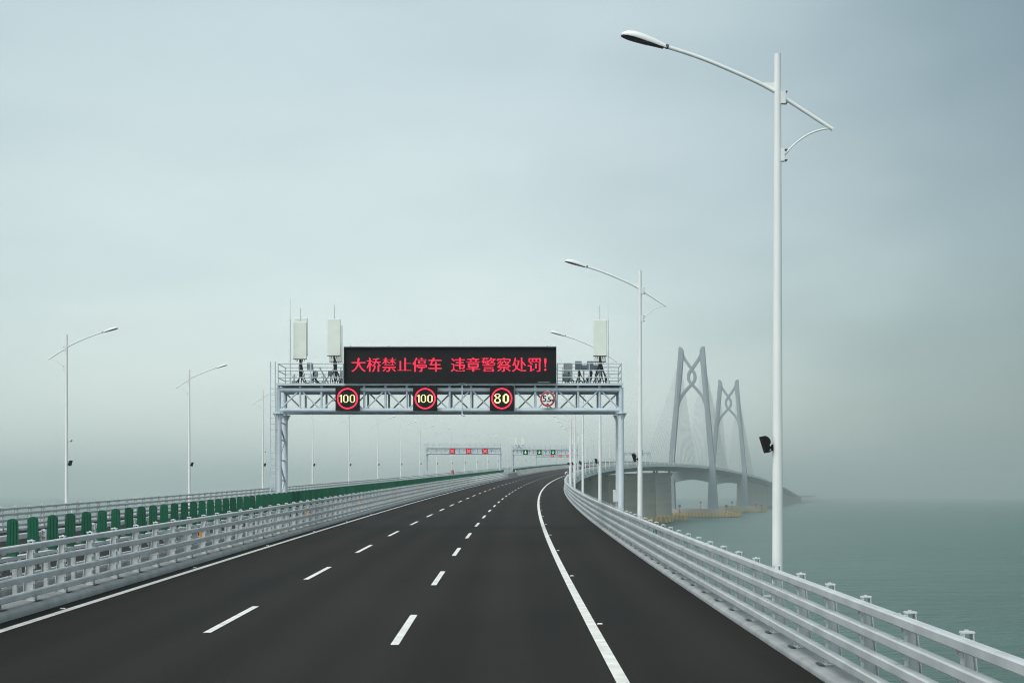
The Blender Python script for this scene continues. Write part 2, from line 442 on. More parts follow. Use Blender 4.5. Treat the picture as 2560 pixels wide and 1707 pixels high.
def tower(s, label):
    x, y, z = P(s, CENTRE); zr = z
    U = .0924
    Zc = lambda py: zr + 1.4 + (1400 - py) * U
    t = thing('bridge_tower', label, 'bridge tower', (x, y, 0), heading(s), 'cable-stayed towers of the bridge')
    D = 4.4
    for sg in (-1, 1):
        out_ = [(25.6, 1.5), (22.4, Zc(1400)), (16.7, Zc(760)), (12.2, Zc(165))]
        inn = [(10.6, Zc(163)), (9.5, Zc(172)), (8.5, Zc(190)), (7.9, Zc(212)), (8.1, Zc(250)), (8.6, Zc(335)), (11.2, Zc(640)), (12.3, Zc(760)), (17.1, Zc(1400)), (15.4, 1.5)]
        poly = [(sg * a, c) for a, c in out_ + inn]
        b = MB(); n = len(poly)
        # depth grows towards the foot
        dep = lambda c: D if c > zr else D + (zr - c) / zr * 2.2
        vs = [(a, -dep(c), c) for a, c in poly] + [(a, dep(c), c) for a, c in poly]
        # strips between matching outer / inner points keep the faces planar enough
        fs = [(k, (k + 1) % n, (k + 1) % n + n, k + n) for k in range(n)]
        fs += [(0, 1, n - 2, n - 1), (1, 2, n - 3, n - 2), (2, n - 4, n - 3), (2, 3, n - 5, n - 4)[0:4]]
        fs += [(3,) + tuple(range(4, n - 4))]
        fs2 = []
        for f in fs[n:]: fs2.append(tuple(i + n for i in reversed(f)))
        b.add(vs, fs + fs2)
        b.build('leg', M['tower'], t)
        # small lightning rod on each leg
    # crossbeam below the deck with an arched soffit
    hw = 16.9
    top = [(-hw, zr - 4.6), (hw, zr - 4.6)]
    ar = [(q, zr - 12.2 - 2.4 * (abs(q) / 15.6) ** 2.0) for q in np.linspace(hw, -hw, 25)]
    b = MB(); poly = top + ar; b.prism(poly, 'y', -D + .35, D - .35); b.build('crossbeam', M['tower'], t)
    # knot: two strands crossing twice
    for sg in (-1, 1):
        ctl = [(-9.6, Zc(232)), (-7.2, Zc(285)), (-3.2, Zc(348)), (0, Zc(397)), (2.6, Zc(436)), (3.35, Zc(478)), (2.6, Zc(520)), (0, Zc(553)), (-4.2, Zc(600)), (-8.2, Zc(650)), (-11.2, Zc(700)), (-13.4, Zc(775))]
        pts = smooth([(sg * a, c) for a, c in ctl], 3)
        L, Rr = ribbon(pts, 1.32)
        d = 2.6 if sg < 0 else 2.45
        m = len(pts); b = MB()
        vs = [(a, -d, c) for a, c in L] + [(a, -d, c) for a, c in Rr] + [(a, d, c) for a, c in L] + [(a, d, c) for a, c in Rr]
        fs = []
        for i in range(m - 1):
            fs += [(i, i + 1, m + i + 1, m + i), (2 * m + i, 3 * m + i, 3 * m + i + 1, 2 * m + i + 1), (i, 2 * m + i, 2 * m + i + 1, i + 1), (m + i, m + i + 1, 3 * m + i + 1, 3 * m + i)]
        fs += [(0, m, 3 * m, 2 * m), (m - 1, 3 * m - 1, 4 * m - 1, 2 * m - 1)]
        b.add(vs, fs); b.build('knot_strand', M['tower'], t)
    # pile cap: sloping concrete top over the water
    b = MB()
    r0 = [(-40, -17), (40, -17), (43, -12), (43, 12), (40, 17), (-40, 17), (-43, 12), (-43, -12)]
    vs = [(a, c, -1) for a, c in r0] + [(a, c, 3.0) for a, c in r0] + [(a * .62, c * .5, 7.5) for a, c in r0]
    fs = [tuple(range(16, 24))]
    for lv in (0, 8): fs += [(lv + k, lv + (k + 1) % 8, lv + 8 + (k + 1) % 8, lv + 8 + k) for k in range(8)]
    b.add(vs, fs); b.build('pile_cap', M['concrete'], t)
    # stay cables: two planes, fourteen each way
    for sg in (-1, 1):
        for fw in (-1, 1):
            for k in range(14):
                za = Zc(300 + 24 * (13 - k)); xa = 12.2 + (Zc(165) - za) * .084 - 2.0
                sd = s + fw * (18 + 14.6 * (k + 1))
                px, py, pz = P(sd, CENTRE + sg * 17.2, -.2)
                # into the tower's own frame
                a = heading(s); dx, dy = px - x, py - y
                lx = dx * math.cos(a) + dy * math.sin(a); ly = -dx * math.sin(a) + dy * math.cos(a)
                b = MB(); b.tube([(sg * xa, fw * 4.0, za), (lx, ly, pz)], .105, 5); b.build('stay_cable', M['stay'], t)
    return t
tower(1560, 'nearer and taller-looking grey bridge tower with crossed knot between its two legs')
tower(2018, 'farther bridge tower with knotted crossbars, seen right of the nearer tower')

# ---------------------------------------------------------------- fenders and beacons round the piers
def fender(s, hw, hd, label, zt=4.6, pitch=3.0, cn=CENTRE):
    x, y, z = P(s, cn)
    t = thing('pier_fender', label, 'fender', (x, y, 0), heading(s), 'yellow fenders round the bridge foundations')
    c = min(hd * .7, 9)
    ring = [(-hw + c, -hd), (hw - c, -hd), (hw, -hd + c), (hw, hd - c), (hw - c, hd), (-hw + c, hd), (-hw, hd - c), (-hw, -hd + c)]
    b = MB(); n = 8; k_ = .93
    vs = [(a, q, .5) for a, q in ring] + [(a, q, zt - .4) for a, q in ring] + [(a * k_, q * k_, zt - .4) for a, q in ring] + [(a * k_, q * k_, .5) for a, q in ring]
    fs = []
    for lv in range(4): fs += [(lv * 8 + k, lv * 8 + (k + 1) % 8, ((lv + 1) % 4) * 8 + (k + 1) % 8, ((lv + 1) % 4) * 8 + k) for k in range(8)]
    b.add(vs, fs); b.build('fender_wall', M['fender'], t)
    for k in range(8):
        a0, a1 = np.array(ring[k]), np.array(ring[(k + 1) % 8]); L = np.linalg.norm(a1 - a0); m = max(1, int(L / pitch)); u = (a1 - a0) / L; nrm = np.array((u[1], -u[0]))
        for j in range(m):
            p = a0 + u * (j + .5) * L / m; q = pitch * .27
            e0, e1 = p - u * q, p + u * q
            pts = [e0, e1, e1 + nrm * .7, e0 + nrm * .7]
            b = MB(); b.hexa([(a, c_, .9) for a, c_ in pts] + [(a, c_, zt) for a, c_ in pts]); b.build('fender_panel', M['yellow'], t)
    return t, ring
def beacon(s, n, h, label, H=6.0):
    x, y, z = P(s, n)
    t = thing('navigation_beacon', label, 'beacon', (x, y, 3.6), heading(s), 'red beacons on the fenders')
    b = MB(); b.tube([(0, 0, 0), (0, 0, H)], .32, 8); b.build('mast', M['red'], t)
    b = MB(); b.bbox(-1.3, 1.3, -.5, .5, H, H + 2.0, .1); b.build('lantern_box', M['dark'], t)
    b = MB(); b.bbox(-.9, .9, -.9, .9, .8, 2.0, .1); b.build('platform', M['red'], t)
fender(1560, 46, 26, 'long yellow fender ring at the waterline round the nearer tower')
fender(2018, 46, 26, 'faint yellow fender ring at the waterline round the farther tower')
fender(1324, 19.5, 12, 'yellow fender round the foot of the pier just before the nearer tower')
fender(1214, 18.5, 12, 'yellow fender nearest to the road, partly hidden by the right guardrail')
beacon(1535, CENTRE - 9, 0, 'red beacon on the near-left side of the nearer tower fender')
beacon(1535, CENTRE + 35, 0, 'red beacon on the right part of the nearer tower fender')
beacon(1993, CENTRE - 32, 0, 'red beacon seen through the opening under the nearer tower', 7.5)
beacon(1996, CENTRE + 6, 0, 'faint red beacon left of the farther tower right leg', 7.5)
beacon(1996, CENTRE + 35, 0, 'faint red beacon right of the farther tower right leg, left one of two', 5)
beacon(1996, CENTRE + 42, 0, 'rightmost faint red beacon on the farther fender', 4)

# ---------------------------------------------------------------- guardrails
def guard(label, n0, o, s0, s1, tops, phase, kerb_h, group='white steel guardrails along the bridge', nposts=100, s_lo=None):
    """n0: inner face of the kerb, o: +1 if the outer side is to the right; tops: heights of the rail tops"""
    t = thing('guardrail', label, 'guardrail', (0, 0, 0), 0, group)
    ss = srange(s0, s1)
    N_ = lambda q: n0 + o * q
    k = kerb_h
    b = MB(); b.sweep([(N_(0), 0), (N_(0), k * .55), (N_(.02), k * .8), (N_(.07), k), (N_(.60), k + .05), (N_(.62), k), (N_(.62), 0)], ss)
    b.build('kerb', M['kerb'], t, smooth=True)
    rh, rd, ch = .135, .145, .02
    for i, h in enumerate(tops):
        b = MB(); f = .12
        b.sweep([(N_(f), h - rh + ch), (N_(f), h - ch), (N_(f + ch), h), (N_(f + rd - ch), h), (N_(f + rd), h - ch), (N_(f + rd), h - rh + ch), (N_(f + rd - ch), h - rh), (N_(f + ch), h - rh)], ss)
        # sleeves with bolt heads where two lengths of rail meet
        q = phase + math.ceil((s0 - phase) / 10) * 10
        while q < min(s1, 140):
            e = .0015
            for d in (-.15, -.09, .09, .15):
                x, y, z = P(q + d, N_(f + .045), h + e); b.box(x - .013, x + .013, y - .013, y + .013, z, z + .014)
                x, y, z = P(q + d, N_(f + .095), h + e); b.box(x - .013, x + .013, y - .013, y + .013, z, z + .014)
            q += 10
        b.build('rail', M['rail'], t)
    # one post, in a frame with x = outward, y = along the road
    H = tops[0] + .045; f0 = .266; kb = k + .02
    def post(full):
        b = MB()
        r1, r0 = f0 + .10, f0 + .23
        b.box(f0, f0 + .014, -.075, .075, kb, H - .02)
        b.hexa([(f0 + .014, -.009, kb), (r0, -.009, kb), (r0, .009, kb), (f0 + .014, .009, kb), (f0 + .014, -.009, H - .09), (r1, -.009, H - .09), (r1, .009, H - .09), (f0 + .014, .009, H - .09)])
        b.hexa([(r0, -.075, kb), (r0 + .014, -.075, kb), (r0 + .014, .075, kb), (r0, .075, kb), (r1, -.075, H - .02), (r1 + .014, -.075, H - .02), (r1 + .014, .075, H - .02), (r1, .075, H - .02)])
        b.bbox(f0 - .012, r1 + .03, -.078, .078, H - .02, H + .004, .006)
        if full:
            b.box(f0 + .03, f0 + .07, -.02, .02, H + .004, H + .022)
            b.bbox(f0 - .06, r0 + .10, -.13, .13, kb - .02, kb + .012, .005)
            b.add([(f0 - .150, -.20, kb + .004), (f0 - .085, -.27, kb + .004), (f0 - .062, -.14, kb + .004), (f0 - .062, .14, kb + .004), (f0 - .085, .27, kb + .004), (f0 - .150, .20, kb + .004)], [(0, 1, 2, 3, 4, 5)], 1)  # flat dark patch before the post, painting the shade of a pocket
            for bx in (f0 - .03, r0 + .06):
                for by in (-.09, .09): b.box(bx - .018, bx + .018, by - .018, by + .018, kb + .012, kb + .045)
            for h in tops[:-1]:
                hb = h - .125; fr = (H - hb) / (H - kb); re = r1 + (r0 - r1) * fr - .004
                b.box(f0 + .014, re, -.07, .07, hb - .012, hb)
            for h in tops:
                b.box(f0 - .045, f0 - .002, .03, .062, h - rh - .10, h - rh + .04)
                b.box(f0 - .045, f0 - .002, -.062, -.03, h - rh - .10, h - rh + .04)
                b.box(f0 + .014, f0 + .03, -.05, -.03, h - .24, h - .22); b.box(f0 + .014, f0 + .03, .03, .05, h - .24, h - .22)
        if o < 0:
            b.v = [(-x, y, z) for x, y, z in b.v]
        return b
    q = phase + math.ceil(((s_lo if s_lo is not None else s0) - phase) / 2.5) * 2.5
    first = None; cnt = 0
    while q < s1 and cnt < nposts:
        x, y, z = P(q, n0)
        if first is None:
            first = post(True).build('post', [M['post'], M['dark']], t)
            pp = first
        else:
            pp = first.copy(); COL.objects.link(pp); pp.parent = t
        pp.location = (x, y, z); pp.rotation_euler = (0, 0, heading(q))
        cnt += 1; q += 2.5
    if q < s1:
        b = MB()
        lo = MB()
        r1, r0 = f0 + .10, f0 + .23
        shape = [(f0, -.075, kb), (r0, -.075, kb), (r0, .075, kb), (f0, .075, kb), (f0, -.075, H), (r1, -.075, H), (r1, .075, H), (f0, .075, H)]
        while q < s1:
            x, y, z = P(q, n0); a = heading(q); ca, sa = math.cos(a), math.sin(a)
            b.hexa([(x + o * u * ca - v * sa, y + o * u * sa + v * ca, z + h) for u, v, h in shape]); q += 2.5
        tag(b.build('far_posts', M['post'], t), kind='stuff')
    return t
TOP_R = [1.345, 1.03, .715, .40]
TOP_L = [1.50, 1.155, .81, .465]
guard('white four-rail guardrail on the right edge of the near carriageway, beside the sea', 4.75, 1, 8, 2600, TOP_R, .25, .11, s_lo=9)
guard('white four-rail guardrail on the left of the near carriageway, below the green boards', -10.28, -1, 16, 388, TOP_L, .75, .19)
guard('left guardrail resuming beyond the movable barrier, running up to the towers', -10.28, -1, 425, 2600, TOP_L, .75, .19)
guard('second median guardrail behind the green boards, facing the opposite carriageway', -12.66, 1, 16, 2600, TOP_L, .2, .19)
guard('outermost left guardrail on the far edge of the opposite carriageway', -27.72, -1, 40, 2600, TOP_R, .4, .11, s_lo=70)
# movable barrier closing the opening in the median
t = thing('movable_barrier', 'grey sliding barrier panels closing the gap in the median between the green board rows', 'barrier', (0, 0, 0))
for a in range(6):
    s0 = 388.3 + a * 6.1
    b = MB(); b.sweep([(-10.36, .08), (-10.36, 1.12), (-10.46, 1.2), (-10.62, 1.2), (-10.72, 1.12), (-10.72, .08)], [s0, s0 + 2, s0 + 4, s0 + 5.9])
    for h in (.35, .65, .95): b.sweep([(-10.30, h), (-10.30, h + .14), (-10.359, h + .14), (-10.359, h)], [s0 + .1, s0 + 3, s0 + 5.8])
    b.build('panel', M['kerb'], t)
b = MB(); b.sweep([(-10.4, 1.2), (-10.4, 1.75), (-10.55, 1.75), (-10.55, 1.2)], [419, 419.3]); b.build('marker', M['sign_white'], t)

# ---------------------------------------------------------------- green anti-glare boards on the median
SB, PB = 37.29, 1.6275
carrier = thing('board_carrier_rail', 'low white rail in the middle of the median carrying the green boards', 'rail', (0, 0, 0))
for s0, s1 in ((24, 388), (425, 1560)):
    b = MB(); b.sweep([(-11.40, 1.02), (-11.40, 1.10), (-11.60, 1.10), (-11.60, 1.02)], srange(s0, s1)); b.build('beam', M['rail'], carrier)
b = MB(); q = 25.0
while q < 388:
    x, y, z = P(q, -11.5); b.box(x - .05, x + .05, y - .05, y + .05, z + .0, z + 1.02); q += 2.5
tag(b.build('stands', M['post'], carrier), kind='stuff')
def board_mesh():
    b = MB()
    out_ = [(-.152, .04), (-.150, .22), (-.135, .42), (-.128, .76), (-.118, .82), (-.085, .855), (-.03, .872), (.03, .872), (.085, .855), (.118, .82), (.128, .76), (.135, .42), (.150, .22), (.152, .04)]
    b.prism(out_, 'y', -.022, .022)
    for c, wd in ((-.075, .05), (0, .055), (.075, .05)):
        b.hexa([(c - wd / 2, -.022, .05), (c + wd / 2, -.022, .05), (c + wd / 2, .0, .05), (c - wd / 2, .0, .05),
                (c - wd / 2, -.022, .80), (c + wd / 2, -.022, .80), (c + wd / 2, .0, .80), (c - wd / 2, .0, .80)])
        v = b.v[-8:]; b.v[-8:] = [(x, y - (.012 if y < -.01 else 0), z) for x, y, z in v]
    b.bbox(-.10, .10, -.05, .05, -.0, .05, .004)
    return b
pos = []
s = SB - 2 * PB
while s < 387: pos.append(s); s += PB
g1 = len(pos); s = 426.5
while s < 1556: pos.append(s); s += PB
first = None
GB = 'green anti-glare boards along the median'
for i, s in enumerate(pos[:300]):
    if first is None:
        ob = first = board_mesh().build('anti_glare_board', M['green'])
    else:
        ob = first.copy(); COL.objects.link(ob)
    x, y, z = P(s, -11.5, 1.10)
    ob.location = (x, y, z); ob.rotation_euler = (R(random.uniform(-1.2, 1.2)), R(random.uniform(-.8, .8)), heading(s) + R(random.uniform(-4, 4)))
    k = i - 1
    if i < 2: lab = ('green plastic board standing just left of the photo edge on the median rail' if i == 1 else 'green plastic board before the first one visible at the left')
    elif k <= 28: lab = 'green anti-glare board on the median, %s from the left edge of the photo' % nth(k)
    elif i < g1: lab = 'green anti-glare board in the dense row between the big gantry leg and the median opening' if s > 83 else 'green anti-glare board on the median just before the big gantry leg, %s from the left' % nth(k)
    else: lab = 'tiny green anti-glare board in the row beyond the opening in the median'
    tag(ob, lab, 'anti-glare board', GB)
b = MB()
for s in pos[300:]:
    x, y, z = P(s, -11.5, 1.10); a = heading(s); ca, sa = math.cos(a), math.sin(a)
    b.hexa([(x + u * ca - v * sa, y + u * sa + v * ca, z + h) for u, v, h in [(-.15, -.03, 0), (.15, -.03, 0), (.15, .03, 0), (-.15, .03, 0), (-.12, -.03, .86), (.12, -.03, .86), (.12, .03, .86), (-.12, .03, .86)]])
tag(b.build('far_anti_glare_boards', M['green']), 'thin green line of distant anti-glare boards fading along the curving median', 'anti-glare boards', kind='stuff')

# ---------------------------------------------------------------- street lamps
def lamp(name, label, mir, group):
    """arm points to -x (towards the road); mir = -1 mirrors it"""
    g = mir
    t = thing(name, label, 'street lamp', (0, 0, 0), 0, group)
    TOP = 11.94
    fl = lambda pts: [(g * x, y, z) for x, y, z in pts]
    b = MB(); b.tube([(0, 0, -.42), (0, 0, 3), (0, 0, 8), (0, 0, TOP)], [.118, .108, .088, .070], 20)
    b.tube([(0, 0, -.45), (0, 0, -.40)], .24, 20)
    b.build('pole', M['lamp'], t, smooth=True)
    b = MB(); b.bbox(-.30, .30, -.28, .28, -.62, -.45, .02)
    b.hexa([(-.45 if g > 0 else -.3, -.2, -1.0), (.3 if g < 0 else -.3, -.2, -1.0), (.3 if g < 0 else -.3, .2, -1.0), (-.45 if g > 0 else -.3, .2, -1.0), (-.45 if g > 0 else -.3, -.2, -.62), (.45 if g < 0 else .3, -.2, -.62), (.45 if g < 0 else .3, .2, -.62), (-.45 if g > 0 else -.3, .2, -.62)])
    b.build('base_bracket', M['post'], t)
    ctl = [(1.16, -1.585), (.62, -1.235), (.12, -.91), (-.11, -.757), (-.52, -.545), (-.968, -.35), (-1.40, -.165), (-1.83, -.005), (-2.31, .145), (-2.36, .162)]
    pts = [(x, -.0, TOP + z) for x, z in smooth(ctl, 2)]
    b = MB(); b.tube(fl(pts), .042, 12)
    b.tube(fl([(.16, 0, TOP - .80), (.16, 0, TOP - 1.06)]), .012, 6)
    b.box(*sorted((g * .06, g * .16)), -.07, .07, TOP - 1.05, TOP - .79)
    b.prism([(g * x, z) for x, z in [(-.07, TOP - .60), (-.30, TOP - .60), (-.22, TOP - .70), (-.07, TOP - .78)]], 'y', -.006, .006)
    b.build('arm', M['lamp'], t, smooth=True)
    br = smooth([(1.12, -1.565), (.95, -1.58), (.64, -1.68), (.32, -1.92), (.126, -2.16)], 2)
    b = MB(); b.tube(fl([(x, 0, TOP + z) for x, z in br]), .019, 8)
    b.box(*sorted((g * .06, g * .14)), -.06, .06, TOP - 2.26, TOP - 2.0)
    b.build('brace', M['lamp'], t, smooth=True)
    b = MB()
    for z in (-.80, -1.04, -2.02, -2.24):
        for yy in (-.055, .055): b.tube(fl([(.14, yy, TOP + z), (.20, yy, TOP + z)]), .014, 6)
    b.build('clamp_bolts', M['dark'], t)
    # lamp head
    ax = np.array((-.94, .27)); ax /= np.linalg.norm(ax); up = np.array((-ax[1], ax[0])); up = up if up[1] > 0 else -up
    o_ = np.array((-2.33, TOP + .155)); Lh = 1.0
    st = [(0, .045, .045), (.06, .060, .062), (.18, .085, .085), (.35, .125, .112), (.55, .165, .130), (.72, .185, .132), (.86, .165, .108), (.95, .105, .068), (1.0, .03, .018)]
    SEG = 12; vs = []; rows = []
    for u, wd, ht in st:
        c = o_ + ax * (u * Lh)
        r = []
        for k in range(SEG + 1):
            a = math.pi * k / SEG
            yy = math.cos(a) * wd; hh = math.sin(a) ** .8 * ht
            p = c + up * (hh - .012); r.append((g * p[0], yy, p[1]))
        # under edge, slightly turned in
        for yy in (-wd * .93, wd * .93):
            p = c + up * (-.035); r.append((g * p[0], yy, p[1]))
        rows.append(r); vs += r
    n = SEG + 3; fs = []
    for i in range(len(rows) - 1):
        for k in range(n): fs.append((i * n + k, i * n + (k + 1) % n, (i + 1) * n + (k + 1) % n, (i + 1) * n + k))
    fs += [tuple(range(n)), tuple((len(rows) - 1) * n + k for k in range(n - 1, -1, -1))]
    b = MB(); b.add(vs, fs)
    hd = b.build('lamp_head', M['lamp_head'], t, smooth=True)
    # underside glass with ribs
    b = MB(); A = []; B = []
    for u, wd, ht in st[1:]:
        c = o_ + ax * (u * Lh * .985 + .008) + up * (-.040); d = c + up * (-.022)
        A.append((g * c[0], -wd * .90, c[1])); B.append((g * c[0], wd * .90, c[1]))
    m = len(A)
    dz = up * -.02
    A2 = [(x + g * dz[0], y * .82, z + dz[1]) for x, y, z in A]; B2 = [(x + g * dz[0], y * .82, z + dz[1]) for x, y, z in B]
    fs = []
    for i in range(m - 1):
        fs += [(i, i + 1, m + i + 1, m + i), (2 * m + i, 3 * m + i, 3 * m + i + 1, 2 * m + i + 1), (i, 2 * m + i, 2 * m + i + 1, i + 1), (m + i, m + i + 1, 3 * m + i + 1, 3 * m + i)]
    fs += [(0, m, 3 * m, 2 * m), (m - 1, 3 * m - 1, 4 * m - 1, 2 * m - 1)]
    b.add(A + B + A2 + B2, fs)
    for i in range(12):
        u = .42 + .036 * i; c = o_ + ax * u + up * (-.066); e = ax * .008
        wd = .12
        b.hexa([(g * (c - e)[0], -wd, (c - e)[1]), (g * (c + e)[0], -wd, (c + e)[1]), (g * (c + e)[0], wd, (c + e)[1]), (g * (c - e)[0], wd, (c - e)[1]),
                (g * (c - e)[0], -wd, (c - e)[1] + .02), (g * (c + e)[0], -wd, (c + e)[1] + .02), (g * (c + e)[0], wd, (c + e)[1] + .02), (g * (c - e)[0], wd, (c - e)[1] + .02)])
    b.build('underside', M['lens'], hd)
    b = MB(); p0 = o_ - ax * .035; b.tube([(g * p0[0], 0, p0[1]), (g * (o_ + ax * .03)[0], 0, (o_ + ax * .03)[1])], .052, 12)
    b.build('neck_collar', M['dark'], hd)
    # black floodlight on a bracket, 3.7 m up
    F = 3.66
    b = MB()
    prof = [(-.245, F + .305), (-.385, F + .27), (-.275, F - .125), (-.225, F - .13), (-.175, F - .105), (-.15, F - .02), (-.155, F + .05), (-.135, F + .10), (-.135, F + .17), (-.155, F + .235), (-.195, F + .285)]
    prof = [(-.345, F + .275), (-.395, F + .262), (-.275, F - .135), (-.222, F - .128), (-.19, F - .09), (-.165, F - .01), (-.19, F + .055), (-.165, F + .10), (-.160, F + .155), (-.185, F + .215), (-.235, F + .262), (-.295, F + .285)]
    prof = [(-.19 + (x + .19) * .88, F - .02 + (z - F + .02) * .86) for x, z in prof]
    b.prism([(g * x, z) for x, z in prof], 'y', -.14, .14)
    fo = b.build('floodlight', M['black'], t)
    b = MB(); b.box(*sorted((g * -.20, g * -.09)), -.03, .03, F - .035, F + .025); b.box(*sorted((g * -.125, g * -.1)), -.07, .07, F - .07, F + .06)
    b.tube(fl([(-.20, 0, F - .10), (-.16, 0, F - .09), (-.13, 0, F - .06)]), .012, 6)
    b.build('bracket', M['black'], fo)
    # junction bracket low on the pole
    b = MB(); b.box(*sorted((g * -.36, g * -.10)), -.03, .03, .52, .56); b.box(*sorted((g * -.36, g * -.30)), -.03, .03, .56, .78)
    b.build('cable_bracket', M['lamp'], t)
    if mir < 0:
        b = MB(); b.tube([(.10, 0, 5.18), (.22, 0, 5.18)], .02, 6); b.tube([(.25, -.10, 5.18), (.25, .14, 5.18)], [.075, .10], 12); b.tube([(.25, -.13, 5.18), (.25, -.10, 5.18)], .06, 10)
        b.build('loudspeaker', M['white_box'], t, smooth=True)
    return t
GR, GL = 'street lamps along the right edge of the bridge', 'street lamps along the far left edge of the bridge'
rl = lamp('street_lamp', 'tall white street lamp nearest to the camera, rising beside the right guardrail', 1, GR)
remember(rl)
LAMPN_R, LAMPN_L = 5.687, -28.63
for k in range(1, 55):
    s = 33.82 + 36.667 * (k - 1); loc = P(s, LAMPN_R); rz = heading(s)
    if k == 1: rl.location = loc; rl.rotation_euler = (0, 0, rz); continue
    where = 'standing just right of the big gantry leg' if k == 2 else 'partly behind the right antenna of the big gantry' if k == 3 else 'seen under the big gantry' if k < 9 else 'on the curve, its foot against the deck edge' if k < 24 else 'faint in the haze'
    dup(rl, loc, rz, 'street lamp %s along the right edge, %s' % (nth(k), where))
ll = lamp('street_lamp', 'white street lamp nearest the left border of the photo, arm pointing right, with floodlight', -1, GL)
remember(ll)
for k in range(0, 53):
    s = 102.4 + 36.667 * (k - 1); loc = P(s, LAMPN_L, .15); rz = heading(s)
    if k == 1: ll.location = loc; ll.rotation_euler = (0, 0, rz); continue
    if k == 0: continue
    dup(ll, loc, rz, 'street lamp %s from the left border along the opposite carriageway%s' % (nth(k), '' if k < 18 else ', hazy'), skip=() if k % 2 else ('loudspeaker',))

# ---------------------------------------------------------------- gantries
GLYPH_ROWS = [      # one row of numbers per character of the message, 28 x 28 dots, one number per line of dots
    [0, 24576, 28672, 61440, 61440, 61440, 57344, 57344, 57344, 134217726, 134217726, 61440, 63488, 129024, 129024, 121856, 236544, 232960, 462336, 919296, 918400, 1835456, 3670496, 15728880, 31457340, 125829150, 50331652, 0],
    [0, 6291456, 7341048, 7405536, 7366400, 7341568, 133957120, 134090240, 7471102, 7471102, 15736032, 16267376, 16529456, 33321016, 33349660, 66181166, 57784436, 124794992, 124794992, 108017776, 74463344, 7352432, 7368816, 7364720, 7397488, 7454832, 6389872, 0],
    [0, 3670400, 3670400, 3670400, 67092478, 7865280, 8128448, 8259552, 16486384, 28940696, 62419340, 121135494, 1573248, 0, 8388592, 0, 0, 0, 134217726, 67108860, 28672, 3174784, 7368928, 14708848, 29388856, 59236380, 507904, 0],
    [0, 12288, 14336, 14336, 14336, 14336, 14336, 7354368, 7354368, 7354368, 7354368, 7356412, 7354368, 7354368, 7354368, 7354368, 7354368, 7354368, 7354368, 7354368, 7354368, 7354368, 7354368, 7370752, 134217726, 0, 0, 0],
    [0, 1575936, 3673600, 3673856, 4194302, 7340032, 6291456, 14811128, 31572024, 31572024, 65126456, 132251640, 132120576, 115343360, 15728638, 15728638, 15597574, 15597574, 15073278, 14811120, 14683648, 14683648, 14683648, 14683648, 14683648, 14712320, 14711808, 0],
    [0, 229376, 229376, 491520, 458752, 67108860, 67108860, 1966080, 1835008, 1587200, 3684352, 7354368, 7354368, 16777200, 16777200, 14336, 14336, 14336, 14336, 14336, 134217726, 67108860, 14336, 14336, 14336, 14336, 14336, 0],
    [0, 3584, 16780800, 58723840, 30408702, 15728638, 7343616, 2100736, 3584, 262136, 262136, 3584, 132124160, 14683648, 7340030, 7340030, 6295054, 6295054, 6295054, 6295052, 6295292, 6295152, 15732224, 33030144, 59736094, 117702654, 33554432, 0],
    [0, 57344, 28672, 33554424, 33554424, 787328, 787328, 919296, 134217726, 0, 0, 16777200, 16777200, 14680176, 14680176, 16777200, 14680176, 14680176, 16777200, 8388576, 61440, 61440, 134217726, 61440, 61440, 61440, 24576, 0],
    [0, 6489856, 134211072, 15140862, 12587006, 29367864, 33553968, 58848112, 134071264, 26067424, 26068976, 33398334, 516108, 24576, 67108860, 0, 0, 8388576, 0, 8388576, 0, 0, 8388592, 7340144, 7340144, 8388592, 6291552, 0],
    [0, 24576, 28672, 67108860, 134217726, 117440526, 119025678, 3682312, 8388600, 14785584, 30641264, 60755680, 34473920, 15598528, 8388576, 7863928, 31457342, 125829124, 50331632, 16777200, 28672, 1864576, 3699168, 15757424, 29388860, 58978316, 245760, 0],
    [0, 3147520, 3147520, 7341824, 7341824, 7341824, 8382208, 14731008, 14796672, 14796736, 31573984, 31573872, 31557424, 66291512, 125011740, 53675788, 4130560, 2033408, 1967872, 1967872, 2033408, 4163328, 7462912, 14743552, 62930942, 125831166, 50331648, 0],
    [0, 0, 33554428, 33554428, 25628188, 25628188, 25628188, 29822492, 33554428, 0, 6291480, 7864376, 1973304, 400440, 7224, 66067512, 133700664, 3677240, 3677240, 3677240, 3677240, 3670072, 3784760, 4161592, 4063288, 7865336, 2097632, 0],
]
def runs(b, rows, w_, x0, z0, px, y, gap=.06):
    """rows of on / off dots -> one quad per run of lit dots"""
    for r, row in enumerate(rows):
        c = 0
        while c < w_:
            if row[c]:
                e = c
                while e < w_ and row[e]: e += 1
                za, zb = z0 - (r + 1 - gap) * px, z0 - (r + gap) * px
                b.add([(x0 + c * px, y, za), (x0 + e * px, y, za), (x0 + e * px, y, zb), (x0 + c * px, y, zb)], [(0, 1, 2, 3)]); c = e
            else: c += 1
def bits(rows, w_): return [[(v >> (w_ - 1 - k)) & 1 for k in range(w_)] for v in rows]
def pat(s_): return [[1 if c == '#' else 0 for c in r] for r in s_.split('/')]
D1 = '..##/.###/####/..##/..##/..##/..##/..##/..##/..##/..##/..##'
D0 = '..####../.##..##./##....##/##....##/##....##/##....##/##....##/##....##/##....##/##....##/.##..##./..####..'
B8 = '..#####../.##...##./##.....##/###...###/.##...##./..#####../..#####../.##...##./##.....##/##.....##/##.....##/###...###/.#######./..#####..'
B0 = '...###.../..#####../.###.###./###...###/###...###/###...###/###...###/###...###/###...###/###...###/###...###/.###.###./..#####../...###...'
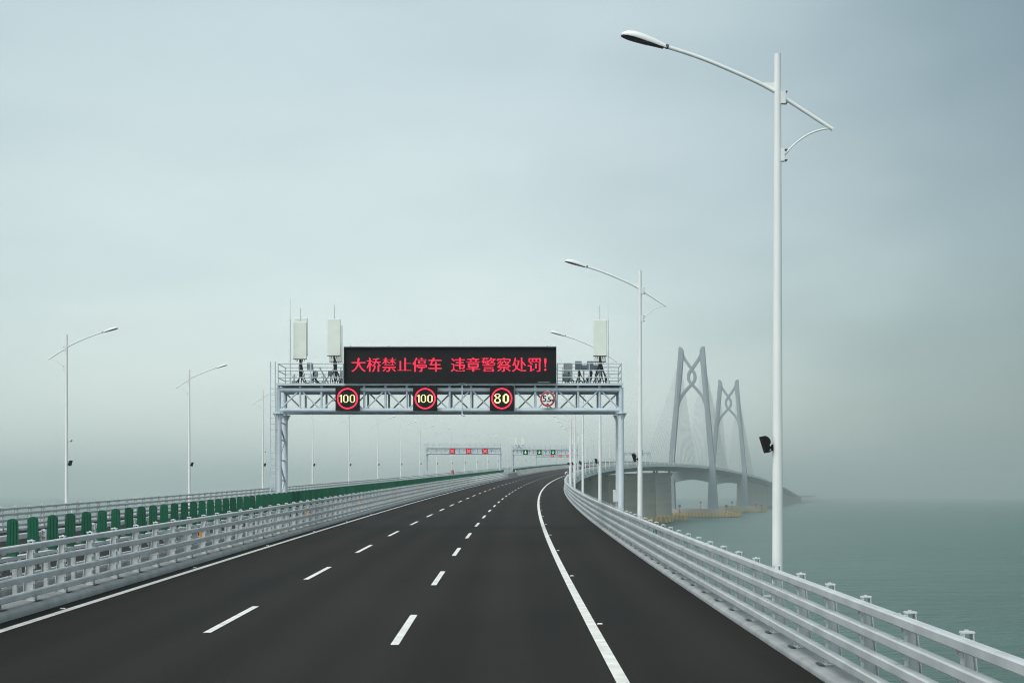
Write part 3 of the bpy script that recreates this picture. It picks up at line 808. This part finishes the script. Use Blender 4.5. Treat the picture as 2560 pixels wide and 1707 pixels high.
def annulus(b, cx, cz, r0, r1, y, n=32):
    for k in range(n):
        a0, a1 = 2 * math.pi * k / n, 2 * math.pi * (k + 1) / n
        b.add([(cx + r * math.cos(a), y, cz + r * math.sin(a)) for r, a in ((r0, a0), (r1, a0), (r1, a1), (r0, a1))], [(0, 1, 2, 3)])
def disc(b, cx, cz, r, y0, y1, n=32):
    b.prism([(cx + r * math.cos(2 * math.pi * k / n), cz + r * math.sin(2 * math.pi * k / n)) for k in range(n)], 'y', y0, y1)
def text_mesh(body, size, x, z, y, mat_, parent, name):
    c = bpy.data.curves.new('t', 'FONT'); c.body = body; c.size = size; c.align_x = 'LEFT'; c.extrude = .002; c.offset = .008
    o = bpy.data.objects.new('t', c); COL.objects.link(o); bpy.context.view_layer.update()
    me = bpy.data.meshes.new_from_object(o.evaluated_get(bpy.context.evaluated_depsgraph_get()))
    bpy.data.objects.remove(o)
    me.materials.clear(); me.materials.append(mat_)
    o = bpy.data.objects.new(name, me); COL.objects.link(o); o.parent = parent
    o.location = (x, y, z); o.rotation_euler = (R(90), 0, 0)
    return o
def gantry(label, s, nl, nr, full=False, group=None, ladder=True, low=0.0):
    mid = (nl + nr) / 2; W = (nr - nl) / 2
    t = thing('gantry', label, 'sign gantry', P(s, mid, -low), heading(s), group)
    hl, hu, DP = 6.21, 7.26, 2.15
    for sx in (-1, 1):
        for y in (0, DP):
            b = MB(); b.tube([(sx * W, y, low - .1), (sx * W, y, 6.02)], .150, 20)
            b.tube([(sx * W, y, 6.02), (sx * W, y, 6.06)], .30, 20); b.tube([(sx * W, y, low - .12), (sx * W, y, low - .06)], .28, 20)
            for a in range(4):
                dx, dy = math.cos(a * math.pi / 2), math.sin(a * math.pi / 2)
                b.hexa([(sx * W + dx * .14 - dy * .01, y + dy * .14 + dx * .01, 5.75), (sx * W + dx * .16 - dy * .01, y + dy * .16 + dx * .01, 5.75), (sx * W + dx * .16 + dy * .01, y + dy * .16 - dx * .01, 5.75), (sx * W + dx * .14 + dy * .01, y + dy * .14 - dx * .01, 5.75),
                        (sx * W + dx * .14 - dy * .01, y + dy * .14 + dx * .01, 6.02), (sx * W + dx * .28 - dy * .01, y + dy * .28 + dx * .01, 6.02), (sx * W + dx * .28 + dy * .01, y + dy * .28 - dx * .01, 6.02), (sx * W + dx * .14 + dy * .01, y + dy * .14 - dx * .01, 6.02)])
            b.build('column', M['gantry_white'], t, smooth=True)
        b = MB(); zs = [low + (5.6 - low) * q for q in (.09, .277, .464, .652, .84, 1)]
        for i, z in enumerate(zs):
            b.tube([(sx * W, .14, z), (sx * W, DP - .14, z)], .04, 8)
            if i < len(zs) - 1: b.tube([(sx * W, .1 if i % 2 else DP - .1, z), (sx * W, DP - .1 if i % 2 else .1, zs[i + 1])], .045, 8)
        b.build('column_bracing', M['gantry'], t, smooth=True)
        if sx > 0 or True:
            b = MB(); b.box(sx * W - .35, sx * W + .35, -.35, DP + .35, low - .42, low - .13); b.build('base_plinth', M['kerb'], t)
    # truss
    for y in (0, DP):
        for h in (hl, hu):
            b = MB(); b.tube([(-W - .02, y, h), (W + .02, y, h)], .115, 18); b.build('truss_chord', M['gantry'], t, smooth=True)
        b = MB(); NP = 16; pw = 2 * W / NP
        for i in range(NP + 1):
            x = -W + i * pw; r = .125 if i in (0, NP) else .058
            b.tube([(x, y, 6.07 if i in (0, NP) else hl + .1), (x, y, hu + .12 if i in (0, NP) else hu - .1)], r, 12)
            if i < NP:
                up_ = (i % 2 == 0)
                if y > 0: up_ = not up_
                b.tube([(x + .12, y, hl + .1 if up_ else hu - .1), (x + pw - .12, y, hu - .1 if up_ else hl + .1)], .040, 8)
        b.build('truss_bracing', M['gantry'], t, smooth=True)
    b = MB()
    for h in (hl, hu):
        for i in range(NP + 1):
            x = -W + i * pw; b.tube([(x, .1, h), (x, DP - .1, h)], .05, 8)
            if i < NP: b.tube([(x, .1 if i % 2 else DP - .1, h), (x + pw, DP - .1 if i % 2 else .1, h)], .035, 8)
    b.build('cross_bracing', M['gantry'], t, smooth=True)
    # walkway
    fz = 7.50
    b = MB(); b.box(-W - .05, W + .05, -.20, DP + .2, fz, fz + .035)
    b.build('walkway_floor', M['dark'], t)
    b = MB()
    for y in (-.24, DP + .2): b.box(-W - .1, W + .1, y, y + .04, fz - .03, fz + .09)
    for i in range(NP + 1):
        x = -W + i * pw * .999
        for y in (0, DP): b.box(x - .06, x + .06, y - .06, y + .06, hu + .08, fz - .001)
    b.build('walkway_edge', M['gantry'], t)
    def railing(x0, x1, y, nm='railing'):
        b = MB(); H = fz + 1.10
        for z in (H, H - .36, H - .72): b.tube([(x0, y, z), (x1, y, z)], .024, 8)
        m = max(1, round((x1 - x0) / 1.45))
        for i in range(m + 1): x = x0 + (x1 - x0) * i / m; b.tube([(x, y, fz), (x, y, H)], .028, 8)
        b.build(nm, M['gantry'], t, smooth=True)
    railing(-W, W, DP + .18)
    if full:
        railing(-W, BX0 - mid - .05, -.18); railing(BX1 - mid + .05, W, -.18)
    else: railing(-W, W, -.18)
    for sx in (-1, 1):
        b = MB(); H = fz + 1.10
        for z in (H, H - .36, H - .72): b.tube([(sx * (W + .03), -.18, z), (sx * (W + .03), DP + .18, z)], .024, 8)
        b.build('end_railing', M['gantry'], t, smooth=True)
    if ladder:
        b = MB(); x = -W - .27
        for q in (-.12, .12): b.tube([(x + q, -.22, .2), (x + q, -.22, fz + 1.2)], .028, 8)
        z = .4
        while z < fz: b.tube([(x - .12, -.22, z), (x + .12, -.22, z)], .018, 6); z += .3
        for z in (1.2, 3.2, 5.2): b.tube([(x + .11, -.22, z), (-W, -.1, z)], .02, 6)
        b.build('ladder', M['gantry'], t, smooth=True)
    return t, mid, W, fz, DP
def led_sign(t, x, z, size, y=-.36, nm='lane_signal'):
    b = MB(); b.bbox(x - size / 2, x + size / 2, y, y + .2, z - size / 2, z + size / 2, .012)
    sg = b.build(nm, M['black'], t)
    b = MB(); b.box(x - size * .3, x + size * .3, y + .2, y + .26, z - .55, z + .55); b.build('mounting_frame', M['gantry'], sg)
    return sg
def cross(t, x, z, size=1.22):
    sg = led_sign(t, x, z, size); y = -.364; q = size * .44
    b = MB(); b.add([(x - q, y, z - q), (x + q, y, z - q), (x + q, y, z + q), (x - q, y, z + q)], [(0, 1, 2, 3)]); b.build('lit_field', M['led_bg_red'], sg)
    b = MB(); a, w_ = size * .33, size * .085
    for sx in (-1, 1):
        b.add([(x + sx * (-a - w_), y - .004 * (2 + sx), z - a + w_), (x + sx * (-a + w_), y - .004 * (2 + sx), z - a - w_), (x + sx * (a + w_), y - .004 * (2 + sx), z + a - w_), (x + sx * (a - w_), y - .004 * (2 + sx), z + a + w_)], [(0, 1, 2, 3)])
    b.build('red_cross', M['led_red2'], sg)
def arrow(t, x, z, size=1.22):
    sg = led_sign(t, x, z, size); y = -.366
    b = MB(); w_ = size * .075; a = size * .34
    b.add([(x - w_, y, z - a * .55), (x + w_, y, z - a * .55), (x + w_, y, z + a * 1.15), (x - w_, y, z + a * 1.15)], [(0, 1, 2, 3)])
    for sx in (-1, 1):
        b.add([(x, y - .004, z - a * 1.1), (x + sx * a * .85, y - .004, z - a * .2), (x + sx * a * .85, y - .004, z + a * .18), (x, y - .004, z - a * .62)], [(0, 1, 2, 3)])
    b.build('green_arrow', M['led_green'], sg)
def antenna(t, x, y, z0, z1, w_=.68, rod=.75, back=True):
    b = MB(); b.bbox(x - w_ / 2, x + w_ / 2, y, y + .16, z0, z1, .02)
    b.box(x - .006, x + .006, y - .002, y, z0 + .02, z1 - .02)
    p = b.build('antenna_panel', M['panel'], t)
    b = MB(); b.tube([(x, y + .3, z0 - .9), (x, y + .3, z1 + .03)], .045, 10); b.build('mast', M['grey_box'], p)
    if rod:
        b = MB(); b.tube([(x, y + .3, z1), (x, y + .3, z1 + rod)], .012, 6); b.build('lightning_rod', M['grey_box'], p)
    b = MB(); b.box(x - w_ / 2 - .01, x + w_ / 2 + .01, y + .02, y + .15, z0 - .03, z0 - .001)
    for i in range(6): b.tube([(x - .22 + i * .09, y + .08, z0 - .03), (x - .2 + i * .08, y + .1, z0 - .14)], .016, 6)
    b.build('connector_plate', M['dark'], p)
    return p
def cables(t, x, y, z0, z1, n, sp, seed):
    rnd = random.Random(seed); b = MB()
    for i in range(n):
        a, c = x + rnd.uniform(-.08, .08) * sp, x + rnd.uniform(-1, 1) * sp
        mz = (z0 + z1) / 2
        pts = [(a, y + .1, z1), (a + rnd.uniform(-.1, .1), y + rnd.uniform(0, .25), z1 - .3 * (z1 - z0)), ((a + c) / 2 + rnd.uniform(-.2, .2), y + rnd.uniform(-.05, .4), mz - .15 * (z1 - z0)), (c, y + rnd.uniform(0, .4), z0 + .12), (c + rnd.uniform(-.15, .15), y + .2, z0)]
        xs = smooth([(p[0], p[2]) for p in pts], 2); ys = np.interp(np.linspace(0, 1, len(xs)), np.linspace(0, 1, len(pts)), [p[1] for p in pts])
        b.tube([(q[0], yy, q[1]) for q, yy in zip(xs, ys)], rnd.choice((.014, .02, .026)), 6)
    b.build('cable_bundle', M['cable'], t, smooth=True)
BX0, BX1 = -8.36 - .27, 2.56 - .27
G, mid, W, fz, DP = gantry('big white lattice gantry over the near carriageway, carrying the red-lettered message board and speed limits', 82.8, -12.03, 5.63, full=True, group=None)
X = lambda x: x - .27 - mid                # metres right of the camera axis -> gantry frame
# message board
b = MB(); x0, x1, z0, z1 = BX0 - mid, BX1 - mid, 7.585, 9.435
b.box(x0, x1, -.30, .35, z0, z1)
board = b.build('message_board', M['black'], G)
b = MB(); e = .05
for a in ((x0 - .0, x1 + .0, z1, z1 + .03),): b.box(a[0], a[1], -.46, .35, a[2], a[3])
b.build('top_cover', M['gantry'], board)
b = MB()
b.box(x0, x1, -.44, -.302, z1 - .06, z1 - .002); b.box(x0, x1, -.44, -.302, z0 + .002, z0 + .05); b.box(x0 + .002, x0 + .07, -.44, -.302, z0 + .05, z1 - .06); b.box(x1 - .07, x1 - .002, -.44, -.302, z0 + .05, z1 - .06)
b.build('frame', M['black'], board)
S_ = 82.6 / 4014; CH = 155 / 4.055 * S_; PX = CH / 28.4; zt = z0 + (435 - 176) / 4.055 * S_ + .02
xc = x0 + (190 - 118) / 4.055 * S_
for i, rows in enumerate(GLYPH_ROWS):       # the message, with a half-width space after the sixth character
    if i == 6: xc += CH * .5
    b = MB(); runs(b, bits(rows, 28), 28, xc, zt, PX, -.306, .12); b.build('lit_character', M['led_red'], board); xc += CH
EX = pat('.##./####/####/####/####/####/####/####/####/.##./.##./.##./.##./.##./.##./.##./.##./..../..../.##./####/####/.##.')
b = MB(); runs(b, EX, 4, xc + .10, zt - PX * 2, PX * 1.02, -.306); b.build('lit_character', M['led_red'], board)
b = MB(); b.box(x1 - .07 - .88, x1 - .07 - .28, -.452, -.441, z0 + .012, z0 + .042); b.build('maker_plate', M['grey_box'], board)
b = MB()
for i in range(11):
    xx = x0 + .3 + i * (x1 - x0 - .6) / 10; b.box(xx - .05, xx + .05, -.22, .3, fz + .036, z0 - .001)
b.build('board_feet', M['gantry'], board)
b = MB()
for xx in (x0 + .3, x0 + 2.3, x1 - .45): b.tube([(xx, 0, z1 + .02), (xx, 0, z1 + .10)], .02, 6)
b.build('lifting_eyes', M['dark'], board)
# speed limit signs
for xx, txt in ((-8.17, '100'), (-4.18, '100'), (-.24, '80')):
    x, z = X(xx), 6.79
    sg = led_sign(G, x, z, 1.24, nm='speed_sign'); y = -.364
    b = MB(); annulus(b, x, z, .468, .545, y, 24); b.build('red_ring', M['led_red'], sg)
    if txt == '100': p = .0345; zt_ = z + 6.0 * p; digits = ((D1, 4, -.42), (D0, 8, -.225), (D0, 8, .115))
    else: p = .0365; zt_ = z + 7.0 * p; digits = ((B8, 9, -.385), (B0, 9, .045))
    for shape, wd, dx in digits:
        b = MB(); runs(b, pat(shape), wd, x + dx, zt_, p, y - .004); b.build('lit_digit', M['led_yellow'], sg)
# clearance sign
x, z = X(2.11), (1237 - 998) * S_ + 1.842; y = -.33
b = MB(); disc(b, x, z, .395, y, y + .03); hs = b.build('height_limit_sign', M['sign_white'], G)
b = MB(); annulus(b, x, z, .295, .385, y - .003); b.build('red_ring', M['red'], hs)
b = MB()
for q in (-1, 1): b.add([(x - .10, y - .003, z + q * .282), (x + .10, y - .003, z + q * .282), (x, y - .003, z + q * .205)], [(0, 1, 2)])
b.build('triangles', M['sign_black'], hs)
for body, size, dx, dz in (('5', .46, -.275, -.13), ('.', .36, -.055, -.13), ('5', .34, .005, -.13), ('m', .25, .150, -.13)):
    text_mesh(body, size, x + dx, z + dz, y - .006, M['sign_black'], hs, 'lettering')
b = MB(); b.box(x - .3, x + .3, y + .03, y + .07, z - .03, z + .03); b.box(x - .04, x + .04, y + .07, y + .22, 6.3, 7.2); b.build('sign_bracket', M['gantry'], hs)
# hanging detector pole
x = X(-2.28); b = MB(); b.tube([(x, -.30, 7.52), (x, -.30, 5.95)], .03, 8); b.tube([(x - .02, -.30, 5.98), (x + .12, -.34, 5.9)], .05, 8)
b.tube([(x - .22, -.3, 7.50), (x - .06, -.36, 7.60), (x + .1, -.36, 7.58), (x + .22, -.3, 7.46)], .045, 8)
b.build('detector_pole', M['gantry_white'], G, smooth=True)
# antennas and radio equipment
Zp = lambda py, yy=0: (1237 - py) * (82.8 + yy) / 4014 + 1.842
Xp = lambda px, yy=0: X((px - 1274) * (82.8 + yy) / 4014)
antenna(G, Xp(756.5, .5), .5, Zp(896.5, .5), Zp(803.5, .5))
antenna(G, Xp(759.5, 1.9), 1.75, Zp(887, 1.8), Zp(794.5, 1.8), rod=0)
antenna(G, Xp(841.5, .5), .5, Zp(888, .5), Zp(797, .5))
antenna(G, Xp(846.5, 1.9), 1.75, Zp(903, 1.8), Zp(812, 1.8), rod=0)
antenna(G, Xp(1507.5, .5), .5, Zp(889, .5), Zp(799, .5))
antenna(G, Xp(1505.5, 1.9), 1.75, Zp(904, 1.8), Zp(814, 1.8), rod=0, w_=.66)
for px, top, lo in ((732.5, 746, 797), (1527.5, 751, 801)):
    xx = Xp(px, .3); b = MB(); b.tube([(xx, .3, fz + .03), (xx, .3, Zp(lo))], [.045, .03], 10); b.tube([(xx, .3, Zp(lo)), (xx, .3, Zp(top))], .012, 6); b.tube([(xx, .3, Zp(lo) - .06), (xx, .3, Zp(lo) + .02)], .042, 8)
    b.tube([(xx, .3, Zp(lo + 75)), (xx, .3, Zp(lo + 90))], .05, 8)
    b.build('whip_antenna', M['white_box'], G, smooth=True)
def unit(nm, px, y0, w_, py0, py1, dep, m_):
    xx = Xp(px, y0); b = MB(); b.bbox(xx - w_ / 2, xx + w_ / 2, y0, y0 + dep, Zp(py1, y0), Zp(py0, y0), .02)
    if nm == 'radio_unit':
        k = int(w_ / .05)
        for i in range(k): q = xx - w_ / 2 + .03 + i * .05; b.box(q, q + .015, y0 - .03, y0 + .001, Zp(py1, y0) + .04, Zp(py0, y0) - .12)
    u = b.build(nm, m_, G)
    b = MB(); b.tube([(xx, y0 + dep + .06, fz + .03), (xx, y0 + dep + .06, Zp(py0, y0) - .05)], .03, 8); b.box(xx - .09, xx + .09, y0 + dep - .001, y0 + dep + .05, Zp(py1, y0) + .1, Zp(py1, y0) + .2); b.build('stand', M['grey_box'], u)
for px, yy in ((1453.5, .3), (1483, .3), (1467, 1.3), (1498, 1.3)): unit('radio_unit', px, yy, .34, 902.5 if yy < 1 else 912, 924, .2, M['slate_box'])
unit('equipment_cabinet', 1427.5, .6, .46, 906.5, 952, .3, M['grey_box'])
unit('equipment_cabinet', 1421, .25, .30, 934, 952, .25, M['slate_box'])
unit('radio_unit', 862, .4, .22, 925, 946, .18, M['grey_box'])
unit('radio_unit', 832, .6, .22, 926, 939, .18, M['slate_box'])
unit('radio_unit', 795, 1.1, .22, 927, 942, .25, M['grey_box'])
unit('equipment_cabinet', 781, .9, .30, 906, 926, .3, M['grey_box'])
for i, (px, yy, py, n, sp) in enumerate(((757, .6, 900, 9, .35), (842, .6, 893, 8, .4), (1508, .6, 893, 12, .4), (1455, .45, 924, 9, .3), (1485, .45, 924, 9, .3), (1430, .5, 930, 5, .3), (790, 1.0, 930, 5, .5), (862, .5, 946, 4, .2))):
    cables(G, Xp(px, yy), yy, fz + .04, Zp(py, yy), n, sp, i)
for px in (742, 785, 816, 1527):
    b = MB(); xx = Xp(px, .7); b.prism([(xx - .2, fz + .04), (xx + .2, fz + .04), (xx + .05, fz + .3), (xx - .05, fz + .3)], 'y', .62, .78); b.tube([(xx, .7, fz + .3), (xx, .7, fz + .62)], .03, 8); b.tube([(xx - .13, .7, fz + .5), (xx + .13, .7, fz + .5)], .025, 6); b.build('mounting_foot', M['grey_box'], G)
for px0, px1 in ((806, 838), (826, 800)): b = MB(); b.tube([(Xp(px0), 1.0, fz + .04), (Xp(px1), 1.0, fz + 1.0)], .035, 8); b.build('strut', M['grey_box'], G)
# white control box on the right leg
b = MB(); xx = X((1546.5 - 1274) * 84.9 / 4014); zz = (1237 - 1239) * 84.9 / 4014 + 1.842; b.bbox(xx - .17, xx + .17, DP - .45, DP - .2, zz - .32, zz + .32, .015); b.build('control_box', M['white_box'], G)

GG = 'lane signal gantries farther along the bridge'
t, mid2, W2, fz2, _ = gantry('distant gantry with three red crosses over the opposite carriageway, left of centre', 375, -28.9, -11.6, group=GG, low=.15)
for f in (.335, .5575, .78): cross(t, -W2 + 2 * W2 * ((f - .335) * 1.0 + .353), 6.75)
t, mid3, W3, fz3, _ = gantry('distant gantry with three green arrows over the near carriageway, right of the median opening', 428, -11.7, 5.5, group=GG, low=.35)
for px in (1322.3, 1356.6, 1391.2): arrow(t, (px - 1291.5) * 428 / 4014 - W3 + .1, 6.75)
for px in (1299.5, 1315.8):
    antenna(t, (px - 1291.5) * 428 / 4014 - W3, .5, fz3 + 1.3, fz3 + 3.2, w_=.66, rod=.6)
cables(t, -W3 + 1.6, .5, fz3 + .04, fz3 + 1.3, 14, 1.2, 77)
antenna(t, W3 - 1.2, .5, fz3 + 1.3, fz3 + 3.2, w_=.66, rod=.6)
t, mid4, W4, _, _ = gantry('smallest gantry with three red crosses, seen beneath the green-arrow gantry', 742, -28.9, -11.6, group=GG, low=1.1)
for f in (.43, .64, .85): cross(t, -W4 + 2 * W4 * f, 6.75, 1.3)
t, mid5, W5, fz5, _ = gantry('faint hazy gantry with a green direction panel on the far rising deck', 1065, -11.9, 5.5, group=GG)
b = MB(); x = 2.55; b.box(x - 1.15, x + 1.15, -.5, -.35, 5.6, 9.6); q = b.build('direction_panel', M['sign_green'], t)
b = MB()
for z in (9.0, 6.4): b.box(x - .8, x + .8, -.506, -.501, z - .12, z + .12)
b.build('white_bars', M['sign_white'], q)

# ---------------------------------------------------------------- small things on the road and the guardrails
def stud():
    b = MB(); b.bbox(-.055, .055, -.05, .05, 0, .022, .012); b.bbox(-.045, .045, -.056, -.045, .004, .018, .003); return b
first = None
for side, n, ph, nm in ((1, EDGE_R + .185, 33.0, 'right'), (-1, EDGE_L - .185, 36.0, 'left')):
    for k in range(26):
        s = ph + 15 * k
        if first is None: ob = first = stud().build('road_stud', M['sign_white'])
        else: ob = first.copy(); COL.objects.link(ob)
        ob.location = P(s, n, .001); ob.rotation_euler = (0, 0, heading(s))
        tag(ob, 'white reflective road stud beside the %s edge line, %s from the camera' % (nm, nth(k + 1)), 'road stud', 'reflective studs beside the edge lines')
def delin():
    b = MB(); b.bbox(-.035, .035, -.012, .012, -.02, .22, .008); b.box(-.05, .05, -.016, -.012, .03, .2); return b
first = None
for k in range(9):
    s = 55.0 + 27.5 * k
    if first is None: ob = first = delin().build('delineator', M['orange'])
    else: ob = first.copy(); COL.objects.link(ob)
    ob.location = P(s, -10.56, .83); ob.rotation_euler = (0, 0, heading(s))
    tag(ob, 'small orange reflector between the rails of the left guardrail, %s from the camera' % nth(k + 1), 'reflector', 'orange reflectors on the left guardrail')
# green emergency marker on the back of the right guardrail
s = 55.2; t = thing('marker_sign', 'small green marker with a white arrow on the right guardrail, below the second lamp', 'marker', P(s, 5.02, 1.06), heading(s))
b = MB(); b.bbox(-.06, .06, -.012, .012, -.09, .09, .008); b.build('plate', M['sign_green'], t)
b = MB(); b.add([(-.012, -.014, -.02), (.012, -.014, -.02), (.012, -.014, .05), (-.012, -.014, .05)], [(0, 1, 2, 3)]); b.add([(-.035, -.014, -.02), (0, -.014, -.06), (.035, -.014, -.02)], [(0, 1, 2)]); b.build('arrow', M['sign_white'], t)
# red fire cabinet by the far left guardrail
s = 430; t = thing('fire_cabinet', 'red cabinet standing on the far left edge below the red-cross gantry', 'cabinet', P(s, -28.05, .95), heading(s))
b = MB(); b.bbox(-.35, .35, -.2, .2, 0, .95, .03); b.build('box', M['red'], t)
b = MB(); b.bbox(-.38, .38, -.23, .23, .95, 1.0, .01); b.box(-.03, .03, -.24, -.205, .4, .55); b.build('lid_and_handle', M['dark'], t)
b = MB(); b.box(-.3, .3, -.15, .15, -.9, 0); b.build('stand', M['post'], t)
# red and white life ring on the right guardrail
s = 330; t = thing('life_ring', 'tiny red and white life ring hung on the right guardrail, behind the lamp posts', 'life ring', P(s, 4.85, 1.55), heading(s))
for k in range(4):
    b = MB(); b.tube([(.42 * math.cos(a), -.02, .42 * math.sin(a)) for a in np.linspace(k * math.pi / 2, (k + 1) * math.pi / 2, 7)], .10, 8); b.build('ring_segment', M['red'] if k % 2 == 0 else M['sign_white'], t, smooth=True)
b = MB(); b.box(-.04, .04, .05, .12, -1.4, .5); b.build('ring_post', M['post'], t)

# ---------------------------------------------------------------- haze
hz = bpy.data.materials.new('haze_air'); hz.use_nodes = True
t = hz.node_tree; t.nodes.clear()
o = t.nodes.new('ShaderNodeOutputMaterial'); v = t.nodes.new('ShaderNodeVolumePrincipled')
v.inputs['Color'].default_value = (*HAZE_COLOR, 1); v.inputs['Density'].default_value = HAZE_DENSITY; v.inputs['Anisotropy'].default_value = .78
t.links.new(v.outputs[0], o.inputs['Volume'])
b = MB(); b.box(-SEA - 200, SEA + 200, -800, SEA + 2300, -1.0, 182.0)
tag(b.build('haze', hz), kind='stuff')
